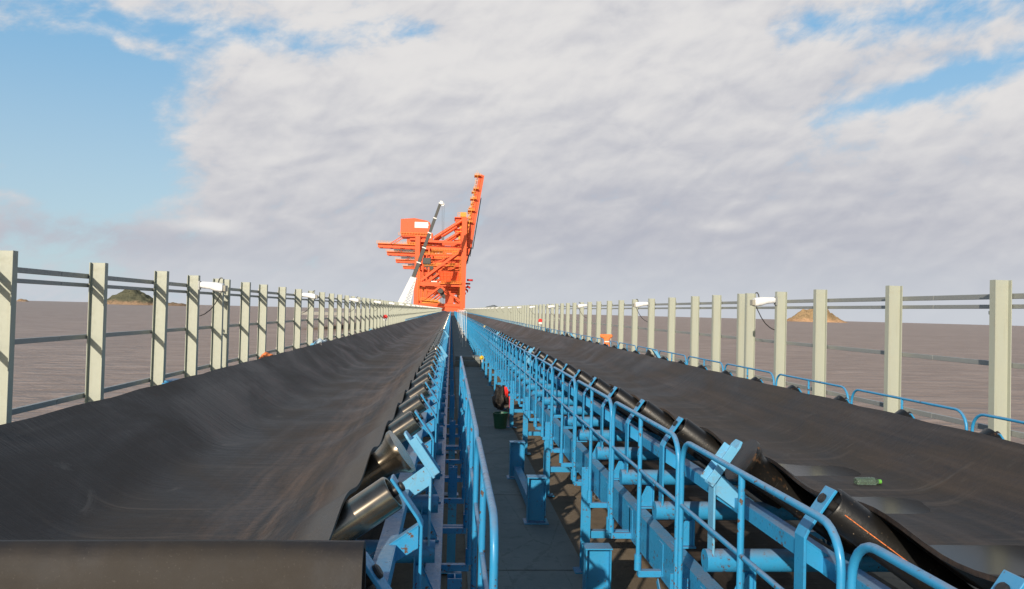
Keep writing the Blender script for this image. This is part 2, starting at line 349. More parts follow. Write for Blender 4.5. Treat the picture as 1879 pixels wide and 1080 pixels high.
# ------------------------------------------------------------------ setting: sea, islands, deck
Y_END = 392.
SEA_Z = -8.6
def sea():
    n = 160; mb = MB(); RR = 4900.
    vs = [(0, 0, SEA_Z)]; rad = [30, 120, 500, 1600, RR]
    for r in rad: vs += [(r*math.cos(2*PI*j/n), r*math.sin(2*PI*j/n), SEA_Z) for j in range(n)]
    fs = [(0, 1+j, 1+(j+1) % n) for j in range(n)]
    for i in range(len(rad)-1):
        for j in range(n): fs.append((1+i*n+j, 1+(i+1)*n+j, 1+(i+1)*n+(j+1) % n, 1+i*n+(j+1) % n))
    mb.add(vs, fs); struct(mb.build('sea', SEA))
sea()
from mathutils import noise as mnoise
def island(px0, px1, prof, py, dist, mat, seed):
    """hill whose crest heights follow prof = [(t across 0..1, height in photo px)], base on the water"""
    a = at_y(px0, py, dist); b = at_y(px1, py, dist); L = (b-a).length; sc = dist/F
    nx, ny = 90, 40; mb = MB(); vs = []
    def hh(t):
        for (t0, h0), (t1, h1) in zip(prof, prof[1:]):
            if t0 <= t <= t1: u = (t-t0)/(t1-t0); u = u*u*(3-2*u); return h0+(h1-h0)*u
        return 0
    dep = L*.55
    for j in range(ny+1):
        for i in range(nx+1):
            t = i/nx; w = j/ny*2-1
            sh = max(0, 1-abs(w)**1.7)
            q = Vector((t*L/38+seed, w*dep/38, seed*.7))
            h = hh(t)*sc*sh*(1+.28*mnoise.fractal(q, 1., 2., 5)) + (2.2*mnoise.fractal(q*3, 1., 2., 4) if hh(t) > 1 else 0)*sh
            vs.append(((t-.5)*L, w*dep*.5, h-1.5*(1-sh)-.5))
    fs = [(j*(nx+1)+i, j*(nx+1)+i+1, (j+1)*(nx+1)+i+1, (j+1)*(nx+1)+i) for j in range(ny) for i in range(nx)]
    mb.add(vs, fs, True); o = mb.build('island', mat); o.location = ((a.x+b.x)/2, dist, SEA_Z); struct(o)
island(196, 348, [(0, 0), (.03, 9), (.10, 17), (.22, 26), (.32, 26), (.44, 20), (.55, 12), (.60, 5), (.9, 4.5), (1, 0)], 556, 2600, ISL_GREEN, 3.1)
island(28, 54, [(0, 0), (.3, 4), (.7, 3.5), (1, 0)], 552, 3100, ISL_GREEN, 9.3)
island(1445, 1548, [(0, 0), (.10, 9), (.28, 22), (.5, 30), (.62, 26), (.8, 15), (.93, 5), (1, 0)], 589, 2500, ISL_TAN, 5.7)
island(876, 938, [(0, 0), (.25, 9), (.5, 13), (.75, 10), (1, 0)], 573, 3900, ISL_BLUE, 2.2)
def deck():
    mb = MB(); mb.box((.82, 193, -.45), (12.1, 398, .9)); struct(mb.build('deck', DECK))
    mb = MB(); y = 1.66-3.65
    while y < Y_END:
        mb.box((.93, y+1.825, .006), (1.36, 3.615, .028)); y += 3.65
    struct(mb.build('walkway', WALK, bevel=.006))
    mb = MB(); mb.box((-10, 597, -.75), (130, 410, 1.5)); struct(mb.build('pier_head', PIER))
deck()

# ------------------------------------------------------------------ belts
SLOPE = math.tan(R(35)); XL, XR = -1.53, 3.04
YL = [2.50+1.186*k for k in range(330)]; YR = [2.33+1.19*k-1.19*2 for k in range(332)]
def trough(o): # height of the belt top across the trough
    a = abs(o)-.50; w = .05
    return 1.685+SLOPE*(w*math.log(1+math.exp(a/w)) if a/w < 30 else a)
def belt(name, xc, o0, o1, y0, idl0, pitch, mat, label):
    ys = []; y = y0
    while y < Y_END:
        ys.append(y); y += .10 if y < 26 else (.20 if y < 70 else 2.0)
    nx = 40; th = .022; vs = []; mb = MB()
    for y in ys:
        ph = ((y-idl0)/pitch) % 1.0; sag = math.sin(PI*ph)**2 if y < 75 else .5
        row = []
        wob = mnoise.noise(Vector((xc*9, y*.22, 0)))*.020
        for i in range(nx+1):
            o = o0+(o1-o0)*i/nx; z = trough(o)
            edge = max(0, (abs(o)-.55)/.5)
            z -= sag*(.022*(1-.85*(0 if o*xc < 0 else min(1, edge)))+(.040 if o*xc < 0 else .006)*min(1, edge)**1.6)
            z += (.08+.92*sag)*(.012*mnoise.noise(Vector((o*2.2, y*.9, xc)))*(1-.6*min(1, edge)) + .006*mnoise.noise(Vector((o*1.2, y*3.1, xc*3))))
            row.append((xc+o+wob*.6, y, z))
        under = [(x, yy, z-th) for x, yy, z in row][::-1]
        vs += row+under
    m = 2*(nx+1); fs = []
    for j in range(len(ys)-1):
        for i in range(m):
            i2 = (i+1) % m
            fs.append((j*m+i, j*m+i2, (j+1)*m+i2, (j+1)*m+i))
    fs.append(tuple(range(m))[::-1]); fs.append(tuple(range((len(ys)-1)*m, len(ys)*m)))
    mb.add(vs, fs, True); o = mb.build(name, mat)
    tag(o, label, 'conveyor belt', 'troughed conveyor belts'); return o
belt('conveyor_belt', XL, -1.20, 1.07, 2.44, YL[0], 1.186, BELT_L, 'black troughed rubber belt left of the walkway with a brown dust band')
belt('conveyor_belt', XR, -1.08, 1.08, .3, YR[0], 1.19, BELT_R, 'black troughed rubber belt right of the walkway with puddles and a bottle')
def return_belt(xc, label):
    mb = MB(); ys = [1.+2*i for i in range(int(Y_END/2)-1)]; vs = []
    for y in ys: vs += [(xc-1., y, .56), (xc+1., y, .56), (xc+1., y, .54), (xc-1., y, .54)]
    fs = [(j*4+i, j*4+(i+1) % 4, (j+1)*4+(i+1) % 4, (j+1)*4+i) for j in range(len(ys)-1) for i in range(4)]
    mb.add(vs, fs); tag(mb.build('return_belt', BELT_R if xc > 0 else BELT_L), label, 'conveyor belt', 'flat return belts')
return_belt(XR, 'flat dusty return belt running low under the right conveyor')
return_belt(XL, 'flat dusty return belt running low under the left conveyor')
def flap():
    prof = [(2.30, 1.3), (2.335, 1.6), (2.362, 1.9), (2.376, 2.1), (2.382, 2.19), (2.380, 2.225), (2.370, 2.252), (2.350, 2.268), (2.325, 2.270), (2.300, 2.255), (2.280, 2.225), (2.262, 2.17), (2.243, 2.08), (2.225, 1.95), (2.20, 1.75), (2.17, 1.5), (2.15, 1.3)]
    n = len(prof); nx = 34; x0, x1 = -2.62, -.232; vs = []
    for i in range(nx+1):
        t = i/nx; x = x0+(x1-x0)*t
        top = [(x+.012*mnoise.noise(Vector((z*4, 3, 1)))*t**6, y+.018*mnoise.noise(Vector((x*1.7, 1.2, 4))), z+.010*mnoise.noise(Vector((x*1.1, 7, 2)))) for y, z in prof]
        und = []
        for j, (xx, yy, zz) in enumerate(top):
            a = Vector(top[max(j-1, 0)]); b = Vector(top[min(j+1, n-1)]); d = b-a; nn = Vector((0, -d.z, d.y)).normalized()
            und.append((xx, yy-nn.y*.02*(-1), zz-nn.z*.02*(-1)))
        vs += top+und[::-1]
    m = 2*n; fs = [(i*m+j, i*m+(j+1) % m, (i+1)*m+(j+1) % m, (i+1)*m+j) for i in range(nx) for j in range(m)]
    fs += [tuple(range(m)), tuple(range(nx*m, nx*m+m))]
    mb = MB(); mb.add(vs, fs, True)
    tag(mb.build('belt_flap', FLAP), 'folded end of black rubber belt lying across the near end of the left trough', 'belt flap')
flap()

# ------------------------------------------------------------------ idler stations (rollers on a tube with two bent brackets)
C35, S35 = math.cos(R(35)), math.sin(R(35))
ZR = 1.572; RR_ = .085; DZ = -.027
def wing(sgn): # roller axis start and direction
    return Vector((sgn*.49, 0, ZR+DZ)), Vector((sgn*C35, 0, S35))
def roller_mb(sgn, n, guide=False, simple=False, sea=0):
    o, a = wing(sgn); r = RR_
    if guide: prof = [(.0, .05), (.0, r), (.70, r), (.70, r-.004), (.706, r-.004), (.706, r), (.80, r+.004), (.86, r+.022), (.90, r+.052), (.915, r+.062), (.935, r+.062), (.935, .0)]
    elif simple: prof = [(0, 0), (0, r), (.92, r), (.92, 0)]
    else: prof = [(0, .03), (.0, r-.006), (.006, r), (.965, r), (.973, r-.006), (.973, r-.016), (.945, r-.02), (.945, 0)]
    if sea == sgn and not guide: prof = [(max(q-.075, .0) if q > .5 else q, rr) for q, rr in prof]
    return MB().lathe(prof, o, a, n)
def center_mb(n): return MB().lathe([(-.45, .0), (-.45, .085), (.45, .085), (.45, 0)], (0, 0, ZR), (1, 0, 0), n)
def bracket_mb(sgn, sea=0):
    t = .014; w = .10; lw = .925 if sea == sgn else 1.005; c = Vector((sgn*(.49+lw*C35), 0, ZR+DZ+lw*S35)); d = Vector((sgn*S35, 0, -C35))
    top = c-d*(.015 if sea == sgn else .062); bend = c+d*(.105 if sea == sgn else .185); low = Vector((bend.x, 0, 1.44)); mb = MB()
    nrm = Vector((sgn*C35, 0, S35)); hx = Vector((sgn, 0, 0))
    pts = [top, bend-d*.03, bend+d*.002+Vector((0, 0, -.012)), low]; ns = [nrm, nrm, (nrm+hx).normalized(), hx]
    vs = []
    for p, q in zip(pts, ns): vs += [p-Vector((0, w/2, 0))-q*t/2, p+Vector((0, w/2, 0))-q*t/2, p+Vector((0, w/2, 0))+q*t/2, p-Vector((0, w/2, 0))+q*t/2]
    fs = [(j*4+i, j*4+(i+1) % 4, (j+1)*4+(i+1) % 4, (j+1)*4+i) for j in range(3) for i in range(4)]+[(0, 1, 2, 3), (12, 13, 14, 15)]
    return mb.add(vs, fs), c, nrm, d, bend
def guide_bracket_mb(sgn):
    c = Vector((sgn*(.49+1.01*C35), 0, ZR+DZ+1.01*S35)); d = Vector((sgn*S35, 0, -C35)); nrm = Vector((sgn*C35, 0, S35)); mb = MB()
    y = Vector((0, 1, 0))
    # channel with a rounded nose, flanges pointing outwards
    poly = [(-.065, .24), (-.065, -.05), (-.045, -.085), (.045, -.085), (.065, -.05), (.065, .24)]
    mb.prism(poly, c, y, d, .016)
    for q in (-1, 1): mb.box(c+y*q*.060+d*.10+nrm*.026, (.044, .012, .26), Matrix((nrm, y, d)).transposed())
    p = c+d*.20
    mb.prism([(0, 0), (0, -.14), (-.40, -.42), (-.40, -.30)], p+Vector((0, -.03, .06)), Vector((sgn, 0, 0)), (0, 0, 1), .014)
    mb.beam(p, (p.x, 0, 1.44), .10, .014, up=(1, 0, 0))
    return mb
TUBE_X = 1.47
def idler_parts(roller_mat, full, guide, fxs=(-1.24, 1.24), sea=0):
    parts = []
    if not full:
        mb = MB()
        for sg in (-1, 1):
            b, *_ = bracket_mb(sg, sea); mb.v, mb.f, mb.sm = mb.v+b.v, mb.f+[tuple(i+len(mb.v) for i in f) for f in b.f], mb.sm+b.sm
        mb.tube([(-TUBE_X, 0, 1.47), (TUBE_X, 0, 1.47)], .062, 8)
        r = MB()
        for q in (roller_mb(-1, 10, simple=True, sea=sea), roller_mb(1, 10, simple=True, sea=sea)): r.add(q.v, q.f, True)
        me = mb.mesh('roller_station', BLUE); me.materials.append(roller_mat)
        n0 = len(me.polygons); bm = bmesh.new(); bm.from_mesh(me); m2 = r.mesh('tmp', roller_mat); bm.from_mesh(m2)
        bm.faces.ensure_lookup_table()
        for f in bm.faces[n0:]: f.material_index = 1
        bm.to_mesh(me); bm.free(); bpy.data.meshes.remove(m2)
        return me
    for sg in (-1, 1):
        parts.append(('roller', roller_mb(sg, 28, guide, sea=sea).mesh('roller', roller_mat), []))
        b, c, nrm, d, bend = bracket_mb(sg, sea)
        ax = MB().lathe([(-.06, .024), (.018, .024), (.022, .018), (.022, 0)], c, nrm, 12)
        if guide: bme = guide_bracket_mb(sg).mesh('bracket', BLUE_PALE, .003)
        else: bme = b.mesh('bracket', BLUE, .0025)
        parts.append(('bracket', bme, [] if guide else [('axle', ax.mesh('axle', BLACK))]))  # axle coloured black to paint in the dark recess by the roller end
        # inclined arm below the wing roller
        a0 = Vector((bend.x-sg*.012, 0, bend.z-.03)); a1 = Vector((sg*.55, 0, 1.40))
        arm = MB(); arm.prism([(0, 0), (0, -.10), (-.52, -.42), (-.52, -.36)], a0+Vector((0, .02, 0)), Vector((sg, 0, 0)), (0, 0, 1), .010)
        arm.prism([(0, 0), (-.52, -.36), (-.52, -.35), (0, .01)], a0+Vector((0, .045, 0)), Vector((sg, 0, 0)), (0, 0, 1), .06)
        parts.append(('arm', arm.mesh('arm', BLUE, .002), []))
        f = MB(); fx = fxs[0] if sg < 0 else fxs[1]
        f.box((fx, 0, 1.212), (.15, .16, .014)); f.prism([(-.07, 1.22), (.07, 1.22), (.07, 1.40), (-.0, 1.47), (-.07, 1.47)], (fx-sg*.06, 0, 0), (0, 1, 0), (0, 0, 1), .012)
        f.prism([(0, 1.22), (.115*sg, 1.22), (.03*sg, 1.40), (0, 1.40)], (fx-sg*.054, .03, 0), (1, 0, 0), (0, 0, 1), .010)
        f.prism([(0, 1.22), (-.115*sg*0+.115*sg, 1.22), (.03*sg, 1.40), (0, 1.40)], (fx-sg*.054, -.045, 0), (1, 0, 0), (0, 0, 1), .010)
        bo = MB()
        for by in (-.01, .062): bo.lathe([(0, .016), (.016, .016), (.016, .009), (.034, .009), (.034, 0)], (fx+sg*.035, by-.0, 1.219), (0, 0, 1), 8)
        parts.append(('foot', f.mesh('foot', BLUE, .002), [('bolt', bo.mesh('bolt', BOLT))]))
    parts.append(('roller', center_mb(24).mesh('roller', roller_mat), []))
    tb = MB(); tb.tube([(-TUBE_X, 0, 1.47), (TUBE_X, 0, 1.47)], .068, 20)
    parts.append(('cross_tube', tb.mesh('cross_tube', BLUE), []))
    return parts
def idlers(xc, ys, mat, sidename, matdesc, k0):
    fxs = (-1.24, 1.41) if xc < 0 else (-1.24, 1.24); sea = 1 if xc > 0 else -1; full = idler_parts(mat, True, False, fxs, sea); gd = idler_parts(mat, True, True, fxs, sea); far = idler_parts(mat, False, False, sea=sea)
    grp = 'roller stations under the %s belt' % sidename
    for k, y in enumerate(ys[:150]):
        n = k+1; guide = k % 10 == k0
        if k < 26:
            if guide: lab = '%s flared guide roller station with pale brackets from the near end of the %s belt' % (ordinal(k//10+1), sidename)
            else: lab = '%s roller station from the near end of the %s belt, %s rollers' % (ordinal(n), sidename, matdesc)
            t = thing('roller_station', lab, 'conveyor roller', (xc, y, 0), grp)
            for nm, me, subs in (gd if guide else full):
                p = link(nm, me, t)
                for sn, sme in subs: link(sn, sme, p)
        elif k < 80:
            o = link('roller_station', far); o.location = (xc, y, 0)
            tag(o, '%s roller station from the near end of the %s belt, tiny and far' % (ordinal(n), sidename), 'conveyor roller', grp)
        else:
            o = link('roller_station', far); o.location = (xc, y, 0)
            tag(o, 'one of the tiny farthest roller stations of the %s belt before the orange cranes' % sidename, 'conveyor roller', grp)
    mb = MB()
    for y in ys[150:]:
        if y > Y_END-2: break
        for sg in (-1, 1):
            b, *_ = bracket_mb(sg); mb.add([(v[0]+xc, v[1]+y, v[2]) for v in b.v], b.f)
    tag(mb.build('roller_stations', BLUE), 'far mass of blue roller brackets where the %s belt nears the cranes' % sidename, 'conveyor rollers', None, 'stuff')
def paint_mark():
    y = YR[3]; mb = MB(); pts = []
    for i in range(12):
        s = .93-.60*i/11; p = Vector((XR-.49-C35*s, y, ZR+DZ+S35*s)); a = Vector((-C35, 0, S35)); v = Vector((0, 0, CZ))-p; n = (v-a*v.dot(a)).normalized()
        pts.append(p+n*(RR_+.001)+Vector((0, 0, .0)))
    mb.tube(pts, .0024, 6); o = mb.build('paint_mark', CLOTH_ORANGE)
    for st in COL.objects:
        if st.name.startswith('roller_station') and st.type == 'EMPTY' and abs(st.location.y-y) < .01 and st.location.x > 0:
            ro = [c for c in st.children if c.name.startswith('roller')][0]; o.parent = ro; o.location = -st.location
idlers(XL, YL, STEEL_ROLLER, 'left', 'polished', 2); idlers(XR, YR, RUST_ROLLER, 'right', 'rusty black', 4)

paint_mark()

# ------------------------------------------------------------------ conveyor frames
def leg_mb(sx):
    mb = MB(); mb.box((0, 0, .60), (.012, .10, 1.17)); mb.box((0, -.05, .60), (.095, .012, 1.17)); mb.box((0, .05, .60), (.095, .012, 1.17))
    mb.box((0, 0, .028), (.24, .20, .016))
    return mb
def ring_mb(sx):
    mb = MB(); n = 14; r = .030; c = Vector((-sx*.095-sx*.03, -.0, .86))
    mb.tube([c+Vector((r*math.cos(2*PI*i/n), 0, r*math.sin(2*PI*i/n))) for i in range(n+1)], .006, 6); mb.tube([c+Vector((sx*r, 0, 0)), c+Vector((sx*.10, 0, 0))], .006, 6)
    return mb
def frame(xc, side, label):
    t = thing('conveyor_trestle', label, 'conveyor trestle', (xc, 0, 0), 'conveyor trestles')
    yl0 = 1.63+.0
    for sx in (-1, 1):
        so = 1.50 if (xc < 0 and sx > 0) else 1.35; mb = MB(); x = sx*so; y0, y1 = .8, Y_END; L = y1-y0; ym = (y0+y1)/2
        mb.box((x, ym, 1.05), (.012, L, .276)); mb.box((x-sx*.045, ym, 1.195), (.105, L, .014)); mb.box((x-sx*.045, ym, .905), (.105, L, .014))
        mb.build('stringer', BLUE, t)
        mb = MB(); x = sx*1.30; mb.box((x, ym, 1.815), (.010, L, .080)); mb.box((x-sx*.040, ym, 1.851), (.078, L, .010)); mb.build('ledge_angle', BLUE, t)
    lm = {sx: leg_mb(sx).mesh('leg', BLUE, .002) for sx in (-1, 1)}
    rm = {sx: ring_mb(sx).mesh('eye_bolt', BOLT) for sx in (-1, 1)}
    cb = MB(); cb.box((0, .03, .47), (2.8, .09, .012)); cb.box((0, -.012, .432), (2.8, .010, .075)); cbm = cb.mesh('cross_beam', BLUE, .002)
    stub = MB(); stub.box((0, 0, 0), (.19, .06, .05)); st_m = stub.mesh('cleat', BLUE, .002)
    rest = MB(); j = 0; y = 1.63
    while y < Y_END-3:
        for sx in (-1, 1):
            if j < 50:
                o = link('leg', lm[sx], t); o.location = (sx*(1.455 if not (xc < 0 and sx > 0) else 1.60), y, 0)
                if j < 14 and ((xc > 0) == (sx < 0)): e = link('eye_bolt', rm[sx], o)
            else: rest.box((sx*1.455, y, .6), (.095, .11, 1.17))
        if j < 50: o = link('cross_beam', cbm, t); o.location = (0, y, 0)
        y += 3.65; j += 1
    o = rest.build('leg', BLUE, t); o['kind'] = 'stuff'
    # knee braces between legs and stringers near the camera
    for j in range(10):
        y = 1.63+3.65*j
        for sx in (-1, 1):
            mb = MB(); mb.beam((sx*1.40, y+.06, .30), (sx*1.40, y+.75, .90), .05, .008, up=(1, 0, 0)); mb.build('knee_brace', BLUE, t)
frame(XL, 'left', 'long blue steel frame on legs carrying the left conveyor belt')
frame(XR, 'right', 'long blue steel frame on legs carrying the right conveyor belt')

# ------------------------------------------------------------------ handrails
def rail_pts(L, z0, z1, r=.16, n=6):
    p = [(0, 0, z0)]
    p += [(0, r-r*math.cos(PI/2*i/n), z1-r+r*math.sin(PI/2*i/n)) for i in range(n+1)]
    p += [(0, L-r+r*math.sin(PI/2*i/n), z1-r+r*math.cos(PI/2*i/n)) for i in range(n+1)]
    return p+[(0, L, z0)]
RP, RL = 2.15, 2.07
def rail_meshes(zt, zm, foot_dx, n=12, s=1.):
    top = MB().tube(rail_pts(RL, .96, zt), .0172*s, n).mesh('top_rail', BLUE)
    mid = MB().tube([(0, .0, zm), (0, RL, zm)], .0145*s, n).mesh('mid_rail', BLUE)
    post = MB().tube([(0, RL/2, .96), (0, RL/2, zt)], .0175*s, n).mesh('post', BLUE)
    feet = []
    for y in (0, RL/2, RL):
        f = MB(); f.box((foot_dx*.5, y, .935), (abs(foot_dx), .055, .05)); f.box((foot_dx*.97, y+.0, 1.05), (.010, .12, .25)); f.tube([(0, y, .96), (0, y, 1.08)], .028, n)
        feet.append(f.mesh('foot', BLUE, .002))
    return top, mid, post, feet
def rails(x, y0, n, zt, zm, foot_dx, where, nfull, nind, group, s=1.):
    top, mid, post, feet = rail_meshes(zt, zm, foot_dx, s=s); rest = MB()
    lo = MB().tube(rail_pts(RL, .96, zt, n=3), .022, 6); lo.tube([(0, 0, zm), (0, RL, zm)], .017, 5); lo.tube([(0, RL/2, .96), (0, RL/2, zt)], .019, 5); lom = lo.mesh('handrail', BLUE)
    for k in range(n):
        y = y0+RP*k
        if y > Y_END-3: break
        lab = '%s blue handrail section from the near end %s' % (ordinal(k+1), where) if k < 60 else 'one of the tiny far blue handrail sections %s' % where
        if k < nfull:
            t = thing('handrail', lab, 'handrail', (x, y, 0), group)
            link('top_rail', top, t); link('mid_rail', mid, t); link('post', post, t)
            for f in feet: link('foot', f, t)
        elif k < nind:
            o = link('handrail', lom); o.location = (x, y, 0); tag(o, lab, 'handrail', group)
        else: rest.add([(a+x, b+y, c) for a, b, c in lo.v], lo.f, True)
    if rest.v: tag(rest.build('handrails', BLUE), 'far run of blue handrails %s, merging near the cranes' % where, 'handrails', None, 'stuff')
rails(1.50, 2.91-RP, 190, 2.15, 1.735, .19, 'along the walkway side of the right belt', 24, 100, 'handrails on the walkway side of the right belt')
rails(.19, 3.05, 5, 2.14, 1.70, -.36, 'on the left edge of the walkway', 5, 5, 'handrails on the left edge of the walkway')
rails(4.70, 4.72-RP, 190, 2.14, 1.735, -.19, 'on the sea side of the right belt', 22, 100, 'handrails on the sea side of the right belt', .78)
rails(-3.30, 58, 150, 2.14, 1.735, .19, 'on the sea side of the left belt', 10, 95, 'handrails on the sea side of the left belt')

# ------------------------------------------------------------------ wind fences of posts and rails
PY1 = [-2.4, -.15, 2.1, 4.35, 6.5, 8.70, 10.93, 13.19, 14.84, 16.40]
PY2 = [16.84, 18.52, 20.2, 22.42, 24.72]+[24.72+2.26*i for i in range(1, 161)]
def post_mb():
    mb = MB(); H = 3.45; mb.box((0, 0, H/2), (.181, .008, H))
    for q in (-1, 1): mb.box((q*.0955, 0, H/2), (.010, .104, H))
    mb.box((0, 0, .012), (.32, .26, .024)); return mb
def fence(x, sgn, ys, label, nind=100):
    t = thing('wind_fence', label, 'fence', (x, ys[0], 0), 'pale steel wind fences'); y00 = ys[0]
    pm = post_mb().mesh('post', POST, .0015); rx = sgn*.138
    cl = MB()
    for z in (3.13, ): cl.prism([(0, 0), (.30, 0), (.30, -.04), (.10, -.12), (0, -.12)], (sgn*.110, .055, z-.035), (0, 1, 0), (0, 0, 1), .012)
    for z in (3.265, 3.145, 2.465, 1.685, 1.50): cl.box((sgn*.118, .12, z-.034), (.05, .14, .008))
    clm = cl.mesh('cleat', POST)
    bo = MB()
    for z in (3.265, 2.465, 1.685, 1.50):
        for q in (.09, .15): bo.lathe([(0, .014), (.05, .014), (.05, 0)], (rx, q, z+.028), (0, 0, 1), 6)
    bom = bo.mesh('bolt', BOLT); rest = MB()
    for i, y in enumerate(ys):
        if i < nind:
            p = link('post', pm, t); p.location = (0, y-y00, 0); p.rotation_euler = (random.uniform(-.003, .003), random.uniform(-.003, .003), random.uniform(-.02, .02))
            if i < 40: link('cleat', clm, p); link('bolt', bom, p)
        else:
            H = 3.45; q = y-y00; rest.box((0, q, H/2), (.181, .008, H)); rest.box((.0955, q, H/2), (.010, .104, H)); rest.box((-.0955, q, H/2), (.010, .104, H))
    if rest.v: o = rest.build('post', POST, t); o['kind'] = 'stuff'
    L = ys[-1]-y00
    for z, w, h in ((3.265, .05, .062), (3.145, .05, .050), (2.465, .05, .060), (1.685, .05, .066), (1.50, .06, .040)):
        mb = MB(); n = max(1, int(L/6))
        for j in range(n): mb.box((rx, (j+.5)*L/n+.03, z), (w, L/n-.008, h))
        mb.build('rail', GALV, t, .003)
fence(-4.70, -1, PY1, 'near bay of the left wind fence up to its double post', 100)
fence(-4.70, -1, PY2, 'long left wind fence running from the double post to the cranes', 100)
fence(6.35, 1, PY1, 'near bay of the right wind fence up to its double post', 100)
fence(6.35, 1, PY2, 'long right wind fence running from the double post to the cranes', 100)

# ------------------------------------------------------------------ lamps on the fence posts
def lamp_meshes(s):
    arm = MB(); arm.beam((0, 0, -.02), (s*.22, 0, -.03), .035, .05); arm.box((-s*.005, 0, 0), (.03, .10, .16))
    body = MB(); n = 14; secs = [(.02, .055, .050, .010), (.06, .075, .060, .012), (.20, .088, .068, .0), (.30, .105, .085, -.02), (.40, .11, .085, -.035), (.43, .10, .075, -.04)]
    vs = []
    for i, (xx, a, b, dz) in enumerate(secs):
        for j in range(n):
            c, d = math.cos(2*PI*j/n), math.sin(2*PI*j/n); q = 1+.07*mnoise.noise(Vector((xx*30, j*1.3, s)))
            vs.append((s*xx, a*math.copysign(abs(c)**.6, c)*q, dz+b*math.copysign(abs(d)**.6, d)*q))
    fs = [(i*n+j, i*n+(j+1) % n, (i+1)*n+(j+1) % n, (i+1)*n+j) for i in range(len(secs)-1) for j in range(n)]+[tuple(range(n)), tuple(range((len(secs)-1)*n, len(secs)*n))]
    body.add(vs, fs, True)
    lens = MB().box((s*.455, 0, -.045), (.055, .15, .11)); hook = MB().tube([(s*.33, 0, .06), (s*.345, 0, .12), (s*.37, 0, .15), (s*.40, 0, .14)], .012, 8)
    cab = MB().tube([(s*.40, -.05, -.12), (s*.37, -.06, -.20), (s*.30, -.06, -.33), (s*.22, -.06, -.44), (s*.12, -.05, -.52), (s*.02, -.02, -.56)], .009, 7)
    return arm.mesh('arm', GALV), body.mesh('housing', FILM), lens.mesh('lens', LENS, .008), hook.mesh('hook', DARK), cab.mesh('cable', BLACK)
def lamps(x, s, side):
    arm, body, lens, hook, cab = lamp_meshes(s)
    ys = [14.84, 24.72]+[24.72+11.3*i for i in range(1, 32)]
    for k, y in enumerate(ys):
        lab = '%s white wrapped lamp from the near end of the %s fence' % (ordinal(k+1), side)
        t = thing('fence_lamp', lab, 'lamp', (x+s*.105, y, 3.27), 'white lamps on the %s fence' % side)
        link('arm', arm, t); link('housing', body, t)
        if k < 12: link('lens', lens, t); link('hook', hook, t); link('cable', cab, t)
lamps(-4.70, 1, 'left'); lamps(6.35, -1, 'right')

